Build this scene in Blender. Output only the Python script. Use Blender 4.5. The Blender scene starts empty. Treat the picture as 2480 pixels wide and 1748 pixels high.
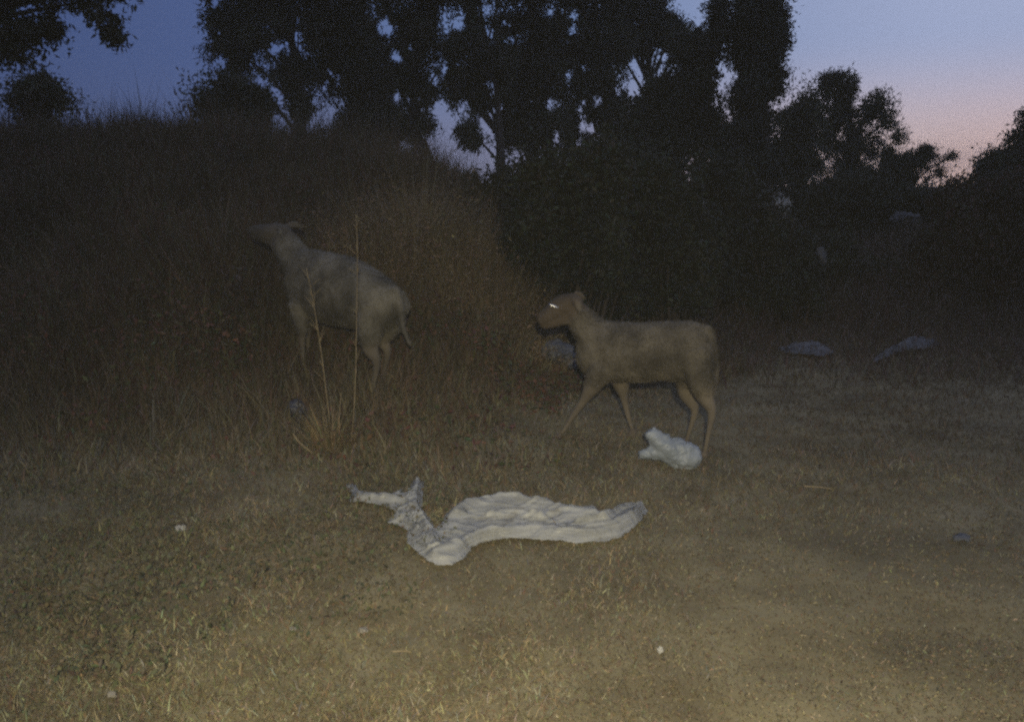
import bpy, bmesh, math
import numpy as np
from mathutils import Vector, noise as mnoise

S = bpy.context.scene
COL = S.collection
rng = np.random.default_rng(11)

# ------------------------------------------------------------------ camera
F = 2136.0                      # focal length in pixels of the 2480 x 1748 photograph
PITCH = math.radians(11.45)
CAM = np.array([0.0, 0.0, 1.5])
cd = bpy.data.cameras.new('camera')
cam = bpy.data.objects.new('camera', cd)
COL.objects.link(cam)
cam.location = CAM
cam.rotation_euler = (math.radians(90) - PITCH, 0, 0)
cd.sensor_width = 36
cd.lens = F / 2480 * 36
cd.clip_start = 0.05
cd.clip_end = 2000
S.camera = cam

# ------------------------------------------------------------------ world: clear dusk sky, afterglow low on the right
w = bpy.data.worlds.new('World')
S.world = w
w.use_nodes = True
nt = w.node_tree
N, L = nt.nodes, nt.links
bg = N['Background']
tc = N.new('ShaderNodeTexCoord')
nrm = N.new('ShaderNodeVectorMath'); nrm.operation = 'NORMALIZE'
L.new(tc.outputs['Generated'], nrm.inputs[0])
sep = N.new('ShaderNodeSeparateXYZ')
L.new(nrm.outputs[0], sep.inputs[0])
SUN_AZ = math.radians(48)       # the sun went down to the right of the view
dot = N.new('ShaderNodeVectorMath'); dot.operation = 'DOT_PRODUCT'
dot.inputs[1].default_value = (math.sin(SUN_AZ), math.cos(SUN_AZ), 0)
L.new(nrm.outputs[0], dot.inputs[0])
def ramp(stops):
    r = N.new('ShaderNodeValToRGB')
    e = r.color_ramp.elements
    while len(e) < len(stops): e.new(0.5)
    for el, (p, c) in zip(e, stops):
        el.position = p; el.color = (*c, 1)
    return r
az = N.new('ShaderNodeMapRange')        # 0 away from the sun .. 1 towards it
az.inputs['From Min'].default_value = -1; az.inputs['From Max'].default_value = 1
L.new(dot.outputs['Value'], az.inputs['Value'])
hi = ramp([(0.0, (.040, .055, .13)), (0.55, (.038, .066, .175)), (0.72, (.072, .112, .265)), (0.86, (.155, .225, .42)),
           (0.955, (.36, .42, .62)), (1.0, (.39, .44, .62))])
lo = ramp([(0.0, (.022, .030, .075)), (0.55, (.052, .066, .150)), (0.70, (.092, .122, .25)), (0.86, (.32, .31, .42)),
           (0.95, (.84, .60, .51)), (1.0, (.98, .60, .45))])
L.new(az.outputs[0], hi.inputs[0]); L.new(az.outputs[0], lo.inputs[0])
ev = N.new('ShaderNodeMapRange'); ev.interpolation_type = 'SMOOTHSTEP'
ev.inputs['From Min'].default_value = -0.02; ev.inputs['From Max'].default_value = 0.15
L.new(sep.outputs['Z'], ev.inputs['Value'])
mixs = N.new('ShaderNodeMixRGB')
L.new(ev.outputs[0], mixs.inputs['Fac']); L.new(lo.outputs[0], mixs.inputs['Color1']); L.new(hi.outputs[0], mixs.inputs['Color2'])
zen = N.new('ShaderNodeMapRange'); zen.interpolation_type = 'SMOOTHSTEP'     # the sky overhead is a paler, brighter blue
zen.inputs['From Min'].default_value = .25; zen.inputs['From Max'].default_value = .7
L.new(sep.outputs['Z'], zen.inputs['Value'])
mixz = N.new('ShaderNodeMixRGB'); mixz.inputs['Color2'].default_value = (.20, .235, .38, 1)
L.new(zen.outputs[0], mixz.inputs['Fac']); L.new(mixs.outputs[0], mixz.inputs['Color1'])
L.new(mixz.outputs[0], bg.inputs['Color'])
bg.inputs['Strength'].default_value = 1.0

# ------------------------------------------------------------------ the one lamp: the hand torch that lights the foreground in the photograph
sd = bpy.data.lights.new('hand_torch_light', 'SPOT')
sd.energy = 670
sd.color = (1.0, .90, .64)
sd.spot_size = math.radians(90)
sd.spot_blend = 1.0
sd.shadow_soft_size = 0.02
so = bpy.data.objects.new('hand_torch_light', sd)
COL.objects.link(so)
so.location = (0.05, -0.50, 1.80)
tgt = Vector((0.10, 2.2, 0.0))
so.rotation_euler = (tgt - so.location).to_track_quat('-Z', 'Y').to_euler()

S.view_settings.view_transform = 'Standard'
S.view_settings.look = 'None'
S.view_settings.exposure = 0
S.view_settings.gamma = 1
S.render.engine = 'CYCLES'
S.cycles.max_bounces = 5
S.cycles.use_denoising = False
S.cycles.use_adaptive_sampling = True      # sensor-like grain, as in the photograph
S.cycles.adaptive_threshold = .4
S.cycles.adaptive_min_samples = 24
S.cycles.volume_bounces = 0
S.cycles.pixel_filter_type = 'BLACKMAN_HARRIS'
S.cycles.filter_width = 2.6     # the photograph is soft

HAZE = .0022
# ------------------------------------------------------------------ helpers
FWD = np.array([0, math.cos(PITCH), -math.sin(PITCH)])
UP = np.array([0, math.sin(PITCH), math.cos(PITCH)])
def ray(px, py):
    return FWD + np.array([1.0, 0, 0]) * ((px - 1240) / F) + UP * (-(py - 874) / F)
def at(px, py, Y):
    """the world point seen at photograph pixel px, py on the upright plane at distance Y"""
    r = ray(px, py)
    return CAM + r * (Y / r[1])
def sstep(t):
    t = np.clip(t, 0, 1)
    return t * t * (3 - 2 * t)
_tab = np.random.default_rng(5).random((64, 64))
def vnoise(x, y):
    x = np.asarray(x, float); y = np.asarray(y, float)
    xi = np.floor(x).astype(int); yi = np.floor(y).astype(int)
    fx = x - xi; fy = y - yi
    fx = fx * fx * (3 - 2 * fx); fy = fy * fy * (3 - 2 * fy)
    g = lambda a, b: _tab[a % 64, b % 64]
    return (g(xi, yi) * (1 - fx) + g(xi + 1, yi) * fx) * (1 - fy) + (g(xi, yi + 1) * (1 - fx) + g(xi + 1, yi + 1) * fx) * fy
def fbm(x, y, o=3):
    s = 0; a = 1; t = 0
    for _ in range(o):
        s = s + a * vnoise(x, y); t += a; a *= .5; x = np.asarray(x) * 2.03 + 7.1; y = np.asarray(y) * 2.03 + 3.7
    return s / t
def H(x, y):
    """height of the ground"""
    x = np.asarray(x, float); y = np.asarray(y, float)
    side = 1 - sstep((x + 1.1) / 2.0)
    top = 1.36 + .36 * sstep((-x - 1.2) / 2.5)
    fall = 1 - .5 * sstep((y - 13) / 18)
    m = top * side * sstep((y - 4.1 - .5 * (fbm(x * .7, y * .7) - .5)) / 5.6) * fall
    right = .12 * sstep((y - 6) / 8) * side * 0 + .55 * sstep((x - 2.6) / 2.5) * sstep((y - 8) / 4)
    bumps = .05 * (fbm(x * 1.3, y * 1.3) - .5) + .018 * (fbm(x * 4.3 + 2, y * 4.3, 2) - .5)
    near = sstep((60 - np.hypot(x, y)) / 30)
    return m + (right + bumps) * near
def ground(px, py):
    """the point of the ground seen at photograph pixel px, py"""
    r = ray(px, py)
    t = np.linspace(1.5, 40, 4000)
    p = CAM[:, None] + r[:, None] * t
    below = np.nonzero(p[2] < H(p[0], p[1]))[0]
    i = below[0] if len(below) else len(t) - 1
    q = p[:, i].copy(); q[2] = float(H(q[0], q[1]))
    return q
def project(P):
    d = P - CAM
    zc = d @ FWD
    return 1240 + F * d[:, 0] / zc, 874 - F * (d @ UP) / zc

def tag(o, label=None, cat=None, group=None, kind=None):
    if label: o['label'] = label
    if cat: o['category'] = cat
    if group: o['group'] = group
    if kind: o['kind'] = kind
    return o
def empty(name, loc):
    o = bpy.data.objects.new(name, None)
    o.empty_display_size = .1
    COL.objects.link(o); o.location = loc
    return o
def link(name, me, mat, parent=None, loc=None):
    o = bpy.data.objects.new(name, me)
    COL.objects.link(o)
    if mat is not None and not me.materials: me.materials.append(mat)
    if parent is not None: o.parent = parent
    if loc is not None: o.location = loc
    return o
def mesh_np(name, V, quads=None, tris=None, cols=None, smooth=False):
    V = np.asarray(V, np.float32)
    q = np.zeros((0, 4), np.int32) if quads is None else np.asarray(quads, np.int32)
    t = np.zeros((0, 3), np.int32) if tris is None else np.asarray(tris, np.int32)
    me = bpy.data.meshes.new(name)
    me.vertices.add(len(V)); me.vertices.foreach_set('co', V.ravel())
    me.loops.add(q.size + t.size)
    me.loops.foreach_set('vertex_index', np.concatenate([q.ravel(), t.ravel()]).astype(np.int32))
    me.polygons.add(len(q) + len(t))
    st = np.concatenate([np.arange(len(q)) * 4, q.size + np.arange(len(t)) * 3]).astype(np.int32)
    me.polygons.foreach_set('loop_start', st)
    me.polygons.foreach_set('use_smooth', np.full(len(st), smooth))
    if cols is not None:
        a = me.color_attributes.new('tint', 'FLOAT_COLOR', 'POINT')
        c = np.ones((len(V), 4), np.float32); c[:, :3] = cols
        a.data.foreach_set('color', c.ravel())
    me.update(calc_edges=True)
    return me

# ------------------------------------------------------------------ materials
def base_mat(name, rough=.8):
    m = bpy.data.materials.new(name); m.use_nodes = True
    b = m.node_tree.nodes['Principled BSDF']
    b.inputs['Roughness'].default_value = rough
    b.inputs['Specular IOR Level'].default_value = .25
    return m, m.node_tree, b
def tint_mat(name, rough=.7, trans=0.0):
    """albedo from the tint each blade or leaf carries"""
    m, t, b = base_mat(name, rough)
    a = t.nodes.new('ShaderNodeAttribute'); a.attribute_name = 'tint'
    t.links.new(a.outputs['Color'], b.inputs['Base Color'])
    if trans:
        tr = t.nodes.new('ShaderNodeBsdfTranslucent')
        t.links.new(a.outputs['Color'], tr.inputs['Color'])
        mx = t.nodes.new('ShaderNodeMixShader'); mx.inputs[0].default_value = trans
        t.links.new(b.outputs[0], mx.inputs[1]); t.links.new(tr.outputs[0], mx.inputs[2])
        t.links.new(mx.outputs[0], t.nodes['Material Output'].inputs['Surface'])
    return m
def noise_mat(name, stops, scale=8, detail=6, rough=.8, bump=0.0, bscale=60, stretch=(1, 1, 1), second=None):
    m, t, b = base_mat(name, rough)
    tcn = t.nodes.new('ShaderNodeTexCoord')
    mp = t.nodes.new('ShaderNodeMapping'); mp.inputs['Scale'].default_value = stretch
    t.links.new(tcn.outputs['Object'], mp.inputs[0])
    n = t.nodes.new('ShaderNodeTexNoise'); n.inputs['Scale'].default_value = scale; n.inputs['Detail'].default_value = detail
    t.links.new(mp.outputs[0], n.inputs['Vector'])
    r = t.nodes.new('ShaderNodeValToRGB')
    e = r.color_ramp.elements
    while len(e) < len(stops): e.new(.5)
    for el, (p, c) in zip(e, stops): el.position = p; el.color = (*c, 1)
    t.links.new(n.outputs['Fac'], r.inputs[0])
    out = r.outputs[0]
    if second:
        sc, lo_, hi_, colr = second
        n2 = t.nodes.new('ShaderNodeTexNoise'); n2.inputs['Scale'].default_value = sc; n2.inputs['Detail'].default_value = 4
        t.links.new(mp.outputs[0], n2.inputs['Vector'])
        mr = t.nodes.new('ShaderNodeMapRange'); mr.inputs['From Min'].default_value = lo_; mr.inputs['From Max'].default_value = hi_
        t.links.new(n2.outputs['Fac'], mr.inputs['Value'])
        mx = t.nodes.new('ShaderNodeMixRGB'); mx.inputs['Color2'].default_value = (*colr, 1)
        t.links.new(mr.outputs[0], mx.inputs['Fac']); t.links.new(out, mx.inputs['Color1'])
        out = mx.outputs[0]
    t.links.new(out, b.inputs['Base Color'])
    if bump:
        n3 = t.nodes.new('ShaderNodeTexNoise'); n3.inputs['Scale'].default_value = bscale; n3.inputs['Detail'].default_value = 5
        t.links.new(mp.outputs[0], n3.inputs['Vector'])
        bp = t.nodes.new('ShaderNodeBump'); bp.inputs['Strength'].default_value = bump; bp.inputs['Distance'].default_value = .02
        t.links.new(n3.outputs['Fac'], bp.inputs['Height'])
        t.links.new(bp.outputs[0], b.inputs['Normal'])
    return m
M = {}
M['soil'] = noise_mat('dry_soil', [(.28, (.12, .098, .056)), (.5, (.185, .158, .09)), (.62, (.215, .185, .108)), (.8, (.27, .235, .15))],
                      scale=3.2, detail=9, rough=.95, bump=.2, bscale=24, second=(.9, .52, .7, (.10, .085, .05)))
M['grass'] = tint_mat('dry_grass', .75, .2)
M['weed'] = tint_mat('weeds', .8, .15)
M['leaf'] = tint_mat('leaves', .6, .12)
M['bark'] = noise_mat('bark', [(.3, (.035, .028, .022)), (.7, (.09, .075, .06))], scale=6, stretch=(3, 3, .6), bump=.5, bscale=20)
M['twig'] = noise_mat('dry_stem', [(.3, (.20, .155, .085)), (.7, (.34, .27, .16))], scale=10)
M['wool'] = noise_mat('sheep_wool', [(.25, (.095, .080, .054)), (.5, (.15, .126, .085)), (.75, (.22, .19, .135))], scale=7, detail=8, rough=.95,
                      bump=.55, bscale=70, second=(5, .50, .70, (.075, .062, .036)))
M['wool_far'] = noise_mat('grey_sheep_wool', [(.25, (.085, .076, .058)), (.5, (.135, .12, .095)), (.75, (.19, .17, .14))], scale=7, detail=8, rough=.95,
                          bump=.55, bscale=70, second=(5, .50, .70, (.08, .065, .045)))
M['hide'] = tint_mat('sheep_hide', .9)
M['fleece'] = tint_mat('sheep_fleece', .95, .15)
M['hoof'] = noise_mat('hoof_horn', [(.3, (.09, .075, .06)), (.7, (.16, .13, .10))], scale=20, rough=.6)
M['nostril'] = noise_mat('nose_skin', [(.3, (.10, .065, .05)), (.7, (.15, .10, .08))], scale=20, rough=.6)
m, t, b = base_mat('sheep_eye_glint', .42)
b.inputs['Metallic'].default_value = 1.0  # near-white metal, so the whole eye flashes back the lamp as eyeshine
n = t.nodes.new('ShaderNodeTexNoise'); n.inputs['Scale'].default_value = 30
r = t.nodes.new('ShaderNodeValToRGB'); r.color_ramp.elements[0].color = (.80, .76, .66, 1); r.color_ramp.elements[1].color = (.95, .92, .85, 1)
t.links.new(n.outputs['Fac'], r.inputs[0]); t.links.new(r.outputs[0], b.inputs['Base Color'])
M['eye'] = m
def plastic_mat(name, c1, c2, dirt, trans=.3, dirt_lo=.60):
    m = noise_mat(name, [(.3, c1), (.7, c2)], scale=7, detail=6, rough=.38, bump=.35, bscale=55, second=(9, dirt_lo, .8, dirt))
    t = m.node_tree; b = t.nodes['Principled BSDF']
    b.inputs['Specular IOR Level'].default_value = .5
    tr = t.nodes.new('ShaderNodeBsdfTranslucent'); tr.inputs['Color'].default_value = (*c1, 1)
    mx = t.nodes.new('ShaderNodeMixShader'); mx.inputs[0].default_value = trans
    t.links.new(b.outputs[0], mx.inputs[1]); t.links.new(tr.outputs[0], mx.inputs[2])
    t.links.new(mx.outputs[0], t.nodes['Material Output'].inputs['Surface'])
    return m
def film(m, lo_, hi_, sc):
    t = m.node_tree; out = t.nodes['Material Output']; src = out.inputs['Surface'].links[0].from_socket
    n = t.nodes.new('ShaderNodeTexNoise'); n.inputs['Scale'].default_value = sc; n.inputs['Detail'].default_value = 3
    mr = t.nodes.new('ShaderNodeMapRange'); mr.inputs['From Min'].default_value = .4; mr.inputs['From Max'].default_value = .68
    mr.inputs['To Min'].default_value = lo_; mr.inputs['To Max'].default_value = hi_
    tr = t.nodes.new('ShaderNodeBsdfTransparent'); mx = t.nodes.new('ShaderNodeMixShader')
    t.links.new(n.outputs['Fac'], mr.inputs['Value']); t.links.new(mr.outputs[0], mx.inputs[0])
    t.links.new(src, mx.inputs[1]); t.links.new(tr.outputs[0], mx.inputs[2]); t.links.new(mx.outputs[0], out.inputs['Surface'])
M['sheet'] = plastic_mat('white_plastic_sheet', (.36, .36, .325), (.47, .47, .43), (.22, .20, .15), .2)
film(M['sheet'], .0, .5, 7)
M['bag'] = plastic_mat('white_plastic_bag', (.29, .325, .35), (.38, .415, .44), (.27, .28, .28), .25, .64)
M['rag'] = plastic_mat('pale_plastic_rag', (.08, .083, .09), (.12, .123, .13), (.22, .20, .18), .2)
M['bluebag'] = plastic_mat('dark_blue_plastic', (.036, .039, .056), (.055, .06, .082), (.05, .05, .06), .1)
M['paper'] = noise_mat('crumpled_paper', [(.3, (.30, .295, .27)), (.7, (.42, .41, .38))], scale=14, rough=.9, bump=.4, bscale=60)
M['stone'] = noise_mat('pale_stone', [(.3, (.17, .155, .125)), (.7, (.26, .24, .20))], scale=12, rough=.9, bump=.5, bscale=60)

# ------------------------------------------------------------------ ground: one sheet to the horizon
def axis(lo, hi, n, k):
    u = np.linspace(-1, 1, n)
    s = np.sinh(u * k) / math.sinh(k)
    return np.where(s < 0, -s * lo, s * hi)
gx = axis(-250, 250, 641, 5.6)
gy = axis(-150, 300, 701, 5.6) + 4.0
X, Y = np.meshgrid(gx, gy)
V = np.stack([X.ravel(), Y.ravel(), H(X, Y).ravel()], 1)
nx, ny = len(gx), len(gy)
I = np.arange(nx * ny).reshape(ny, nx)
Q = np.stack([I[:-1, :-1].ravel(), I[:-1, 1:].ravel(), I[1:, 1:].ravel(), I[1:, :-1].ravel()], 1)
tag(link('ground', mesh_np('ground', V, Q, smooth=True), M['soil']), kind='structure')

# ------------------------------------------------------------------ blades and leaves
def pal(n, cols, wts=None, jit=.25):
    cols = np.array(cols)
    i = rng.choice(len(cols), n, p=None if wts is None else np.array(wts) / np.sum(wts))
    c = cols[i] * (1 + jit * rng.standard_normal((n, 1)))
    return np.clip(c * (1 + .08 * rng.standard_normal((n, 3))), .004, .8)
def blades(P, h, wd, lean, cols, az=None, curl=1.0):
    """bent tapering blades: five points, a quad and a triangle each"""
    n = len(P)
    a = rng.random(n) * 2 * math.pi if az is None else az
    d = np.stack([np.cos(a), np.sin(a), np.zeros(n)], 1)
    fa = rng.random(n) * math.pi
    s = np.stack([np.cos(fa), np.sin(fa), np.zeros(n)], 1) * (wd / 2)[:, None]
    zz = np.array([0, 0, 1.0])
    cl, sl = np.cos(lean), np.sin(lean)
    l2 = np.clip(lean * (1 + .6 * curl), 0, 1.9)
    mid = P + (h * .55)[:, None] * (zz * cl[:, None] + d * sl[:, None])
    tip = mid + (h * .5)[:, None] * (zz * np.cos(l2)[:, None] + d * np.sin(l2)[:, None])
    tip[:, 2] = np.maximum(tip[:, 2], P[:, 2] + .004)
    V = np.stack([P - s, P + s, mid + s * .75, mid - s * .75, tip], 1).reshape(-1, 3)
    k = np.arange(n) * 5
    Q = np.stack([k, k + 1, k + 2, k + 3], 1)
    T = np.stack([k + 3, k + 2, k + 4], 1)
    return V, Q, T, np.repeat(cols, 5, 0)
def leaves(P, ln, wd, cols, droop=0.0):
    n = len(P)
    d = rng.standard_normal((n, 3)); d[:, 2] -= droop
    d /= np.linalg.norm(d, axis=1)[:, None]
    r = rng.standard_normal((n, 3))
    s = np.cross(d, r); s /= np.linalg.norm(s, axis=1)[:, None] + 1e-9
    up = np.cross(d, s)
    ln = ln[:, None]; wd = wd[:, None]
    V = np.stack([P, P + d * ln * .5 + s * wd * .5 + up * ln * .06, P + d * ln, P + d * ln * .5 - s * wd * .5 + up * ln * .06], 1).reshape(-1, 3)
    k = np.arange(n) * 4
    return V, np.stack([k, k + 1, k + 2, k + 3], 1), None, np.repeat(cols, 4, 0)
def merge(parts):
    Vs, Qs, Ts, Cs = [], [], [], []
    o = 0
    for V, Q, T, C in parts:
        Vs.append(V); Cs.append(C)
        if Q is not None: Qs.append(Q + o)
        if T is not None: Ts.append(T + o)
        o += len(V)
    return (np.concatenate(Vs), np.concatenate(Qs) if Qs else None, np.concatenate(Ts) if Ts else None, np.concatenate(Cs))
def seat(x, y, z=0):
    return np.stack([x, y, H(x, y) + z], 1)
STRAW = [(.25, .215, .125), (.205, .172, .095), (.165, .125, .072), (.145, .130, .072), (.27, .24, .165), (.155, .10, .062), (.18, .172, .14)]
# wedge-shaped field in front of the viewer, denser near
def wedge(n, y0, y1, spread=.82, p=1.0):
    u = rng.random(n)
    if p == 1.0: y = y0 * (y1 / y0) ** u
    else: y = (y0 ** (1 - p) + u * (y1 ** (1 - p) - y0 ** (1 - p))) ** (1 / (1 - p))
    x = (rng.random(n) * 2 - 1) * (y * spread + .3)
    return x, y
x, y = wedge(330000, 1.5, 16, p=1.15)
patch = fbm(x * 2.3, y * 2.3)
patch2 = fbm(x * .8 + 9, y * .8 + 4)
bare = sstep((x + .35 + 1.4 * (fbm(x * .6 + 2, y * .6 + 30) - .5)) / 1.1) * sstep((4.6 - y) / 1.2)
keep = (rng.random(len(x)) < (.30 + 1.1 * patch) * (1 - .42 * bare)) & ~((x < .6) & (y > 6.2))
x, y, patch, patch2, bare = x[keep], y[keep], patch[keep], patch2[keep], bare[keep]
n = len(x)
c = pal(n, STRAW, [3, 3, 3, 2.4, 1.6, 1.6, 1.6], .22)
c *= (.62 + .75 * fbm(x * 3.1 + 20, y * 3.1 + 2)[:, None])
far_right = (sstep((y - 3.8) / 2.0) * sstep((x - .4) / 1.6))[:, None]      # grass darker and redder farther back on the right
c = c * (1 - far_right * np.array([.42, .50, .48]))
g = np.clip((patch2 - .5) * 3, 0, .5)[:, None]
c = c * (1 - g) + c * np.array([.90, 1.0, .82]) * g
h = (.018 + .045 * rng.random(n) ** 1.6) * (.6 + .8 * patch) * np.where(y < 3.4, .75, 1.0)
flat = rng.random(n) < .06
h = np.where(flat, h * 2.0, h) * (1 - .45 * bare)
lean = np.where(flat, 1.35, .35 + .9 * rng.random(n))
wd = .0016 + .0022 * rng.random(n) + .0006 * y
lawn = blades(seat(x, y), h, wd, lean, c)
# low green weeds through the near lawn on the left
x, y = wedge(30000, 2.4, 5.4)
q = fbm(x * 1.7 + 3, y * 1.7 + 8)
k = (q > .57) & (x < -.1 + .6 * rng.random(len(x)))
x, y = x[k], y[k]
low = leaves(seat(x, y, .01 + .05 * rng.random(len(x))), .012 + .022 * rng.random(len(x)), .006 + .010 * rng.random(len(x)),
             pal(len(x), [(.095, .105, .052), (.12, .115, .062), (.14, .11, .062)], None, .25))
# flattened straw litter and crumbs of soil between the blades
x, y = wedge(150000, 1.5, 7.5, p=1.1)
k = rng.random(len(x)) < .35 + .9 * fbm(x * 2.7 + 50, y * 2.7 + 21); x, y = x[k], y[k]; n = len(x)
lt = leaves(seat(x, y, .004 + .006 * rng.random(n)), .006 + .018 * rng.random(n) ** 2, .003 + .004 * rng.random(n),
            pal(n, [(.20, .165, .095), (.15, .125, .075), (.11, .085, .05), (.25, .21, .135), (.17, .13, .08)], None, .3))
lt[0][:, 2] = np.minimum(lt[0][:, 2], H(lt[0][:, 0], lt[0][:, 1]) + .012)
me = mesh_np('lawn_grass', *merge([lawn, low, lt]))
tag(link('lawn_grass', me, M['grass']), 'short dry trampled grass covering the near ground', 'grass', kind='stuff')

# tall weeds and dead grass over the mound
def brush(n, y0, y1, xlo, xhi):
    yy = y0 + (y1 - y0) * rng.random(n) ** .9
    xx = xlo(yy) + (xhi(yy) - xlo(yy)) * rng.random(n)
    return xx, yy
x, y = brush(290000, 4.1, 13.0, lambda y: -.78 * y - .3, lambda y: 1.9 + 0 * y)
edge = sstep((y - 4.0 - 1.0 * (fbm(x * .8 + 60, y * .8) - .5)) / 2.4)
cl = fbm(x * 1.6 + 4, y * 1.6 + 9)
k = (rng.random(len(x)) < (.12 + .95 * edge) * (.25 + 1.1 * cl)) & (x < .1 + 1.6 * sstep((y - 5.4) / 1.6) + .9 * (rng.random(len(x)) - .5) + 1.2 * (fbm(x * .9 + 2, y * .9) - .5))
x, y, edge, cl = x[k], y[k], edge[k], cl[k]
edge = edge * (1 - .45 * sstep((x - .2) / .8))
n = len(x)
ridge = sstep((y - 8.2) / 1.2)
h = (.05 + (.12 + .22 * rng.random(n) ** 1.5) * edge * (.45 + 1.1 * cl)) + ridge * .30 * rng.random(n) ** 3
WEED = [(.125, .085, .05), (.11, .095, .055), (.085, .088, .05), (.14, .112, .068), (.18, .15, .09), (.105, .062, .045)]
c = pal(n, WEED, [3, 2.4, 2, 2, 1, 1.8], .25) * (.55 + .8 * fbm(x * 2.2 + 30, y * 2.2)[:, None])
h *= .55 + 1.5 * fbm(x * .9 + 41, y * .9 + 17) ** 1.5 + .9 * np.clip(fbm(x * 3 + 8, y * 3) - .62, 0, 1) * 4
dip = sstep((np.abs(x - .34) - .22) / .2) + sstep((y - 6.5) / .25) + sstep((5.0 - y) / .4)
h *= 1 + .45 * np.exp(-(((x + 1.15) / .5) ** 2 + ((y - 4.9) / .5) ** 2))      # taller weeds about the left sheep's feet
h *= .28 + .72 * np.clip(dip, 0, 1)      # trodden low where the bag lies
gold = np.exp(-(((x + .55) / .8) ** 2 + ((y - 7.6) / 1.2) ** 2))[:, None]
ed = sstep(edge * 1.25)[:, None]
c = c * ed + pal(n, STRAW, None, .22) * .8 * (1 - ed)
c = c * (1 - .6 * gold) + np.array([.26, .20, .10]) * .6 * gold * (.6 + .8 * rng.random((n, 1)))
br = blades(seat(x, y), h, .003 + .004 * rng.random(n) + .0005 * y, .1 + .7 * rng.random(n), c)
m_ = 110000
x, y = brush(m_, 4.3, 12.0, lambda y: -.78 * y - .3, lambda y: .3 + .9 * sstep((y - 5.4) / 1.6))
cl = fbm(x * 2.1 + 14, y * 2.1 + 3); edge = sstep((y - 4.2) / 1.6)
k = rng.random(m_) < (.1 + edge) * np.clip((cl - .34) * 3, 0, 1)
x, y, cl, edge = x[k], y[k], cl[k], edge[k]; n = len(x)
dip = .25 + .75 * np.clip(sstep((np.abs(x - .34) - .22) / .2) + sstep((y - 6.5) / .25) + sstep((5.0 - y) / .4), 0, 1)
lf = leaves(seat(x, y, dip * (.02 + .30 * rng.random(n) ** 1.3 * (.3 + cl)) * (.3 + .7 * edge)), .018 + .035 * rng.random(n), .010 + .016 * rng.random(n),
            pal(n, [(.09, .085, .04), (.13, .07, .045), (.07, .085, .04), (.12, .06, .05)], None, .25))
tag(link('mound_weeds', mesh_np('mound_weeds', *merge([br, lf])), M['weed']), 'dead weeds and rough brown grass covering the rising mound', 'weeds', kind='stuff')
# rough grass by the track on the right, under the bushes
x, y = brush(120000, 6.0, 16, lambda y: .9 + 0 * y, lambda y: .75 * y + 1)
track = np.exp(-((x - (1.9 + (y - 6) * .42)) / .55) ** 2) * sstep((9.0 - y) / 1.2)
k = rng.random(len(x)) < (1 - .55 * track) * np.clip(.5 * (y - 6.2), 0, 1); x, y = x[k], y[k]; n = len(x)
tag(link('verge_grass', mesh_np('verge_grass', *blades(seat(x, y), .05 + (.12 + .42 * sstep((y - 8.0) / 1.5) * np.maximum(np.abs(x - (1.9 + (y - 6) * .42)) > .45, y > 9)) * rng.random(n) ** 1.5, .006 + .007 * rng.random(n), .2 + .7 * rng.random(n),
    pal(n, [(.085, .064, .05), (.075, .068, .045), (.09, .056, .048), (.12, .098, .072)], None, .25))), M['weed']),
    'rough grass beside the track under the right hand bushes', 'grass', kind='stuff')
# slender flowering stalks along the skyline of the mound
n = 900
x = -.62 * 9.6 + (5.2) * rng.random(n); y = 8.9 + 1.3 * rng.random(n)
k = rng.random(n) < .25 + .75 * np.exp(-((x / y + .44) / .07) ** 2)
x, y = x[k], y[k]; n = len(x)
P = seat(x, y)
tag(link('skyline_stalks', mesh_np('skyline_stalks', *blades(P, .25 + .42 * rng.random(n) ** 1.6, .006 + .007 * rng.random(n), .02 + .14 * rng.random(n),
    pal(n, [(.12, .08, .06), (.10, .09, .06)]))), M['weed']), 'thin dead stalks standing along the skyline of the mound', 'stalks', kind='stuff')

# ------------------------------------------------------------------ tubes
def tube_np(path, radii, seg=8):
    path = np.asarray(path, float); radii = np.asarray(radii, float)
    V = []; Q = []; T = []
    ref = np.array([.31, .95, .07])
    for i, p in enumerate(path):
        d = path[min(i + 1, len(path) - 1)] - path[max(i - 1, 0)]
        d = d / (np.linalg.norm(d) + 1e-9)
        a = np.cross(d, ref); a /= np.linalg.norm(a) + 1e-9
        b_ = np.cross(d, a)
        for s in range(seg):
            th = 2 * math.pi * s / seg
            V.append(p + radii[i] * (a * math.cos(th) + b_ * math.sin(th)))
    for i in range(len(path) - 1):
        for s in range(seg):
            Q.append((i * seg + s, i * seg + (s + 1) % seg, (i + 1) * seg + (s + 1) % seg, (i + 1) * seg + s))
    for e, base in ((0, 0), (1, (len(path) - 1) * seg)):
        V.append(path[0] if e == 0 else path[-1]); c_ = len(V) - 1
        for s in range(seg):
            T.append((c_, base + (s + 1) % seg, base + s) if e == 0 else (c_, base + s, base + (s + 1) % seg))
    V = np.array(V)
    return V, np.array(Q), np.array(T), np.full((len(V), 3), .1)
def curve(pts, n=10):
    pts = np.asarray(pts, float)
    if len(pts) < 3:
        return np.array([pts[0] + (pts[-1] - pts[0]) * t for t in np.linspace(0, 1, n)])
    out = []
    P = np.vstack([2 * pts[0] - pts[1], pts, 2 * pts[-1] - pts[-2]])
    k = max(2, n // (len(pts) - 1))
    for i in range(1, len(P) - 2):
        for t in np.linspace(0, 1, k, endpoint=False):
            a, b_, c_, d = P[i - 1], P[i], P[i + 1], P[i + 2]
            out.append(.5 * ((2 * b_) + (-a + c_) * t + (2 * a - 5 * b_ + 4 * c_ - d) * t * t + (-a + 3 * b_ - 3 * c_ + d) * t ** 3))
    out.append(pts[-1])
    return np.array(out)

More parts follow.
